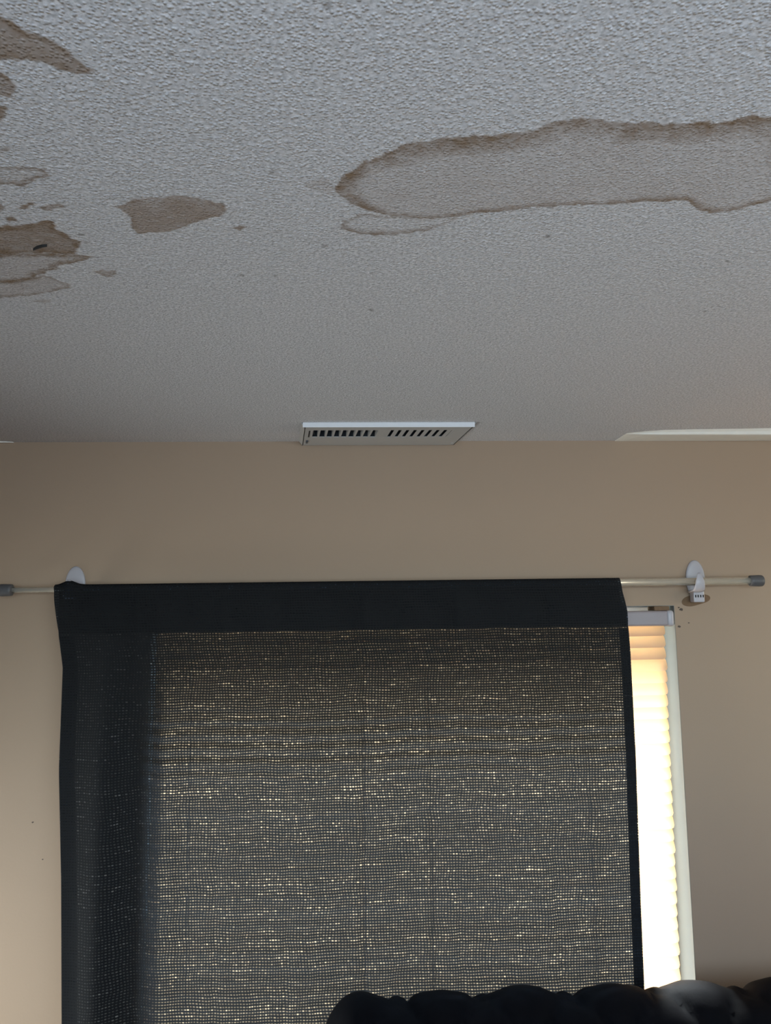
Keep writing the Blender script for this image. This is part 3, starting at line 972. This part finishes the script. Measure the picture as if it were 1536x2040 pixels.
def panel_f(u, r):
    kind, t = r
    if kind == 'arc':          # wraps over the rod: t from back (pi) to front (0)
        zc = None
        x = -0.6165 + u * (0.568 + 0.6165)
        rz = ROD_Z(x)
        lift = 0.004 * math.exp(-((x + 0.586) / 0.018) ** 2)
        rr = 0.0100 + 3.2 * lift * max(0.0, math.cos(t))
        return (x, -0.045 - rr * math.cos(t), rz + rr * math.sin(t) + lift, u * W0, -t * rr)
    z = t
    x0, x1 = lerp_edge(EL, z), lerp_edge(ER, z)
    x = x0 + u * (x1 - x0)
    b = min(1.0, (1.808 - z) / 0.03) if z > 1.778 else 1.0
    y = cloth_y(x, u, z) * b + (-0.045 - 0.0100 - 0.0128 * math.exp(-((x + 0.586) / 0.018) ** 2)) * (1 - b)
    return (x, y, z, u * W0, 1.81 - z)


rows = [('arc', PI - 0.2 - q * (PI - 0.2) / 8) for q in range(8)]
rows += [('z', zz) for zz in np.concatenate([np.linspace(1.806, 1.64, 34), np.linspace(1.63, 0.32, 70)])]
cloth('panel', rows, panel_f)


def pocket_f(u, r):
    z = r
    x0, x1 = lerp_edge(EL, z) + 0.001, lerp_edge(ER, z) - 0.001
    x = x0 + u * (x1 - x0)
    b = smooth01(np.array((z - 1.722) / 0.085)).item()
    y = (cloth_y(x, u, z) + 0.0014) * (1 - b) + (-0.0350) * b
    return (x, y, z, u * W0, 1.81 - z)


cloth('rod_pocket', list(np.linspace(1.807, 1.7195, 14)), pocket_f, 150, (0.0031, 0.0027))


def hem_f(side, wdt):
    def f(u, r):
        z = r
        e = lerp_edge(EL, z) + 0.0012 if side < 0 else lerp_edge(ER, z) - 0.0012
        x = e + u * wdt if side < 0 else e - (1 - u) * wdt
        y = cloth_y(x, u, z) + 0.0013
        if z > 1.778:
            b = min(1.0, max(0.0, (1.808 - z) / 0.03))
            y = y * b + (-0.045 - 0.0085) * (1 - b)
        return (x, y, z, (u * wdt if side < 0 else W0 - (1 - u) * wdt), 1.81 - z)
    return f


for side, wd in ((-1, 0.030), (1, 0.020)):
    cloth('side_hem', list(np.concatenate([np.linspace(1.715, 1.64, 12), np.linspace(1.62, 0.32, 50)])), hem_f(side, wd), 8, (0.0023, 0.0019))

# ------------------------------------------------------------------ ceiling air register
VT = root('air_vent', ((VENT_X0 + VENT_X1) / 2, (VENT_Y0 + VENT_Y1) / 2, H - 0.0105), 'white metal ceiling air register with two banks of louvers above the curtain', 'air vent')
zt, zb = H - 0.0002, H - 0.0102
sx0, sx1, sm0, sm1 = VENT_X0 + 0.022, VENT_X1 - 0.034, 0.060, 0.072
sy0, sy1 = VENT_Y0 + 0.027, VENT_Y1 - 0.082
bm = bmesh.new()
for b in ((VENT_X0 + 0.004, sx0, VENT_Y0 + 0.0015, VENT_Y1), (sx1, VENT_X1 - 0.004, VENT_Y0 + 0.0015, VENT_Y1), (sx0, sx1, VENT_Y0 + 0.0015, sy0), (sx0, sx1, sy1, VENT_Y1), (sm0, sm1, sy0, sy1)):
    add_box(bm, b[0], b[1], b[2], b[3], zb, zb + 0.0016)
bmesh.ops.remove_doubles(bm, verts=bm.verts, dist=1e-5)
bm_obj('face_plate', bm, M_VENT, VT)
bm = bmesh.new()     # turned-up lip around the plate
add_box(bm, VENT_X0, VENT_X1, VENT_Y0, VENT_Y0 + 0.0018, zb, zt, 0.0004, 1)
bm_obj('front_lip', bm, M_LIP, VT)
for x0_, x1_, xa, xb in ((VENT_X0 + 0.004, VENT_X0 + 0.0056, VENT_X0 - 0.004, VENT_X0 - 0.0024), (VENT_X1 - 0.0056, VENT_X1 - 0.004, VENT_X1 + 0.0024, VENT_X1 + 0.004)):
    v = [(x0_, VENT_Y0 + 0.002, zb), (x1_, VENT_Y0 + 0.002, zb), (x1_, VENT_Y1, zb), (x0_, VENT_Y1, zb), (xa, VENT_Y0 + 0.002, zt), (xb, VENT_Y0 + 0.002, zt), (xb, VENT_Y1, zt), (xa, VENT_Y1, zt)]
    py_obj('side_lip', v, [(0, 1, 2, 3), (4, 7, 6, 5), (0, 4, 5, 1), (1, 5, 6, 2), (2, 6, 7, 3), (3, 7, 4, 0)], M_VENT, VT)
# louvers: the left bank stands open towards the camera's side, the right bank leans the other way
for x0_, x1_, lean in ((sx0, sm0, 1), (sm1, sx1, -1)):
    nV = 9
    st = (x1_ - x0_) / nV
    for q in range(nV + 1):
        xc = x0_ + q * st
        if q == 0 and lean > 0:
            continue
        t = 0.0007
        lw = 0.0021 if lean > 0 else 0.0046
        a, b = (xc - lw, xc - 0.0035) if lean > 0 else (xc + lw, xc + 0.0150)
        if q == nV and lean < 0:
            a, b = xc - 0.001, xc + 0.004
        v = [(a - lw, sy0, zb + 0.0002), (a + lw, sy0, zb + 0.0002), (b + t, sy0, zb + 0.013), (b - t, sy0, zb + 0.013), (a - lw, sy1, zb + 0.0002), (a + lw, sy1, zb + 0.0002), (b + t, sy1, zb + 0.013), (b - t, sy1, zb + 0.013)]
        py_obj('louver', v, [(0, 1, 2, 3), (7, 6, 5, 4), (0, 4, 5, 1), (1, 5, 6, 2), (2, 6, 7, 3), (3, 7, 4, 0)], M_VENT, VT)
# dark duct above, open towards the room
bm = bmesh.new()
d0, d1, e0, e1 = DUCT
for b in ((d0 - 0.003, d0, e0 - 0.003, e1 + 0.003, zb + 0.0017, H + 0.09), (d1, d1 + 0.003, e0 - 0.003, e1 + 0.003, zb + 0.0017, H + 0.09), (d0, d1, e0 - 0.003, e0, zb + 0.0017, H + 0.09), (d0, d1, e1, e1 + 0.003, zb + 0.0017, H + 0.09), (d0 - 0.003, d1 + 0.003, e0 - 0.003, e1 + 0.003, H + 0.09, H + 0.093)):
    add_box(bm, *b)
bm_obj('duct', bm, M_DUCT, VT)
bm_obj('lever_slot', box(VENT_X0 + 0.0135, VENT_X0 + 0.0165, sy0 + 0.004, sy1, zb - 0.0003, zb + 0.0008), M_DARK, VT)
bm_obj('lever', box(VENT_X0 + 0.0105, VENT_X0 + 0.0150, VENT_Y1 - 0.052, VENT_Y1 - 0.036, zb - 0.0035, zb + 0.0005, 0.0008, 1), M_DUCT, VT)
for x in (VENT_X0 + 0.010, VENT_X1 - 0.012):
    bm_obj('screw', lathe((x, VENT_Y1 - 0.02, zb), (x, VENT_Y1 - 0.02, zb - 0.01), [(0, 0.003), (0.0006, 0.0028), (0.001, 0.0016)], 12), M_VENT, VT, True)

# shears the square-built register into a parallelogram, slanting its slots for the camera view
for o_ in VT.children:
    for v_ in o_.data.vertices:
        v_.co.x -= (v_.co.y + VT.location.y - VENT_Y0) * math.tan(R(5.5))

# ------------------------------------------------------------------ tufted sofa with its back to the window
SOFA = root('sofa', (-0.066, -0.185, 0.0), 'dark charcoal velvet tufted sofa with its scalloped back below the window', 'sofa')
LS = 1.95
CR = [-0.06, 0.145, 0.293, 0.452, 0.615, 0.775, 0.935, 1.095, 1.255, 1.415, 1.575, 1.735, 1.895, 2.05]      # creases along the back


def sofa_part(name, verts, faces, mat, smooth=True, parent=SOFA):
    me = bpy.data.meshes.new(name)
    me.from_pydata(verts, [], faces)
    me.update()
    return link(name, me, mat, parent, smooth)


def phase(x):
    return float(np.interp(x, CR, range(len(CR))))


def pillow(x, t):
    """diamond tufting: x along the back, t the distance over the top roll and down the front"""
    p = phase(x)
    q = t / 0.20
    u_, v_ = p + q, p - q
    k_ = abs(math.sin(PI * u_)) * abs(math.sin(PI * v_))
    return min(1.0, k_) ** 0.36


def sofa_back():
    # cross-section in (y, z): rear foot -> rear top -> over the roll -> front
    top, th = 1.072, 0.085
    prof = [(0.06, 0.16), (0.07, 0.45), (0.075, 0.75), (0.08, 0.92)]
    cyy, czz = -0.005, top - th
    for q in range(15):
        a = R(5 + q * 12.0)
        prof.append((cyy + th * math.cos(a), czz + th * math.sin(a)))
    prof += [(-0.094, 0.93), (-0.100, 0.88), (-0.105, 0.83), (-0.11, 0.76), (-0.115, 0.69), (-0.12, 0.62), (-0.125, 0.55), (-0.13, 0.45), (-0.13, 0.16)]
    # denser sampling along the profile
    dense = []
    for a, b in zip(prof[:-1], prof[1:]):
        m_ = max(1, int(math.hypot(b[0] - a[0], b[1] - a[1]) / 0.012))
        dense += [(a[0] + (b[0] - a[0]) * q / m_, a[1] + (b[1] - a[1]) * q / m_) for q in range(m_)]
    dense.append(prof[-1])
    ln = [0.0]
    for a, b in zip(dense[:-1], dense[1:]):
        ln.append(ln[-1] + math.hypot(b[0] - a[0], b[1] - a[1]))
    it = max(range(len(dense)), key=lambda i: dense[i][1])
    tt = [l - ln[it] for l in ln]
    NX = 330
    verts, faces = [], []
    m_ = len(dense)
    cy0, cz0 = 0.0, 0.62
    rn = random.Random(2)
    for i in range(NX + 1):
        x = LS * i / NX
        e = min(x, LS - x)
        # rounded ends
        er = 0.075
        k_ = 1.0 if e >= er else math.sqrt(max(0.0, 1 - ((er - e) / er) ** 2))
        k_ = 0.10 + 0.90 * k_
        for j, (y, z) in enumerate(dense):
            if 0 < j < m_ - 1:
                ty, tz = dense[j + 1][0] - dense[j - 1][0], dense[j + 1][1] - dense[j - 1][1]
            else:
                ty, tz = 0, 1 if j == 0 else -1
            l_ = math.hypot(ty, tz)
            ny_, nz_ = -tz / l_, ty / l_
            if nz_ * 0 + ny_ * (y - cy0) + nz_ * (z - cz0) < 0:
                ny_, nz_ = -ny_, -nz_
            t = tt[j]
            fr = float(np.interp(t, [-0.16, -0.07, 0.55, 0.66], [0, 1, 1, 0]))
            dsp = fr * (0.020 * (pillow(x, max(t, -0.02)) - 1) + 0.006 * math.sin(x * 23 + t * 9) * (0.3 if t < 0 else 0.6))
            # gathered folds running into the creases
            dsp += fr * 0.0028 * math.sin(phase(x) * 2 * PI * 3.5 + 14 * t) * (1 - pillow(x, max(t, -0.02)))
            yy, zz = y + ny_ * dsp, z + nz_ * dsp
            yy = yy * (0.35 + 0.65 * k_)
            zz = 0.16 + (zz - 0.16) * (0.88 + 0.12 * k_)
            verts.append((x, yy, zz))
    for i in range(NX):
        for j in range(m_ - 1):
            a = i * m_ + j
            faces.append((a, a + 1, a + m_ + 1, a + m_))
    faces.append(tuple(range(m_))[::-1])
    faces.append(tuple(range(NX * m_, NX * m_ + m_)))
    for i in range(NX):
        faces.append((i * m_, i * m_ + m_, (i + 1) * m_ + m_ - 1, i * m_ + m_ - 1))
    o = sofa_part('backrest', verts, faces, M_VELVET)
    return o


back = sofa_back()


def crystal(x, y, z, r=0.0065):
    bm = bmesh.new()
    bmesh.ops.create_icosphere(bm, subdivisions=1, radius=r)
    bmesh.ops.scale(bm, vec=(1, 0.7, 1), verts=bm.verts)
    bmesh.ops.translate(bm, vec=(x, y, z), verts=bm.verts)
    me = bpy.data.meshes.new('button')
    bm.to_mesh(me)
    bm.free()
    o = link('button', me, M_CRYSTAL, back)
    return o


# buttons sit where the creases of the tufting meet
for i, c in enumerate(CR[1:-1]):
    crystal(c, -0.0795, 1.008, 0.0042)
for i in range(len(CR) - 1):
    xm = (CR[i] + CR[i + 1]) / 2
    if 0.05 < xm < LS - 0.05:
        crystal(xm, -0.0815, 0.910)
for c in CR[1:-1]:
    crystal(c, -0.0900, 0.812)


def pad(name, x0, x1, y0, y1, z0, z1, bev, mat, seg=5):
    bm = bmesh.new()
    add_box(bm, x0, x1, y0, y1, z0, z1, bev, seg)
    me = bpy.data.meshes.new(name)
    bmesh.ops.recalc_face_normals(bm, faces=bm.faces)
    bm.to_mesh(me)
    bm.free()
    return link(name, me, mat, SOFA, True)


pad('base', 0.05, LS - 0.05, -0.82, -0.10, 0.13, 0.33, 0.02, M_VELVET)
for a, b in ((0.185, 0.70), (0.705, 1.245), (1.25, LS - 0.185)):
    pad('seat_cushion', a, b, -0.86, -0.135, 0.331, 0.50, 0.05, M_VELVET)
for a, b in ((0.0, 0.18), (LS - 0.18, LS)):
    pad('arm', a, b, -0.86, -0.14, 0.13, 0.70, 0.075, M_VELVET)
for x in (0.10, LS - 0.10):
    for y in (-0.76, 0.0):
        bm = lathe((x, y, 0.17), (x, y, 0.0), [(0, 0.030), (0.04, 0.032), (0.13, 0.021), (0.17, 0.019)], 16)
        bmesh.ops.recalc_face_normals(bm, faces=bm.faces)
        me = bpy.data.meshes.new('leg')
        bm.to_mesh(me)
        bm.free()
        link('leg', me, M_WOOD, SOFA, True)
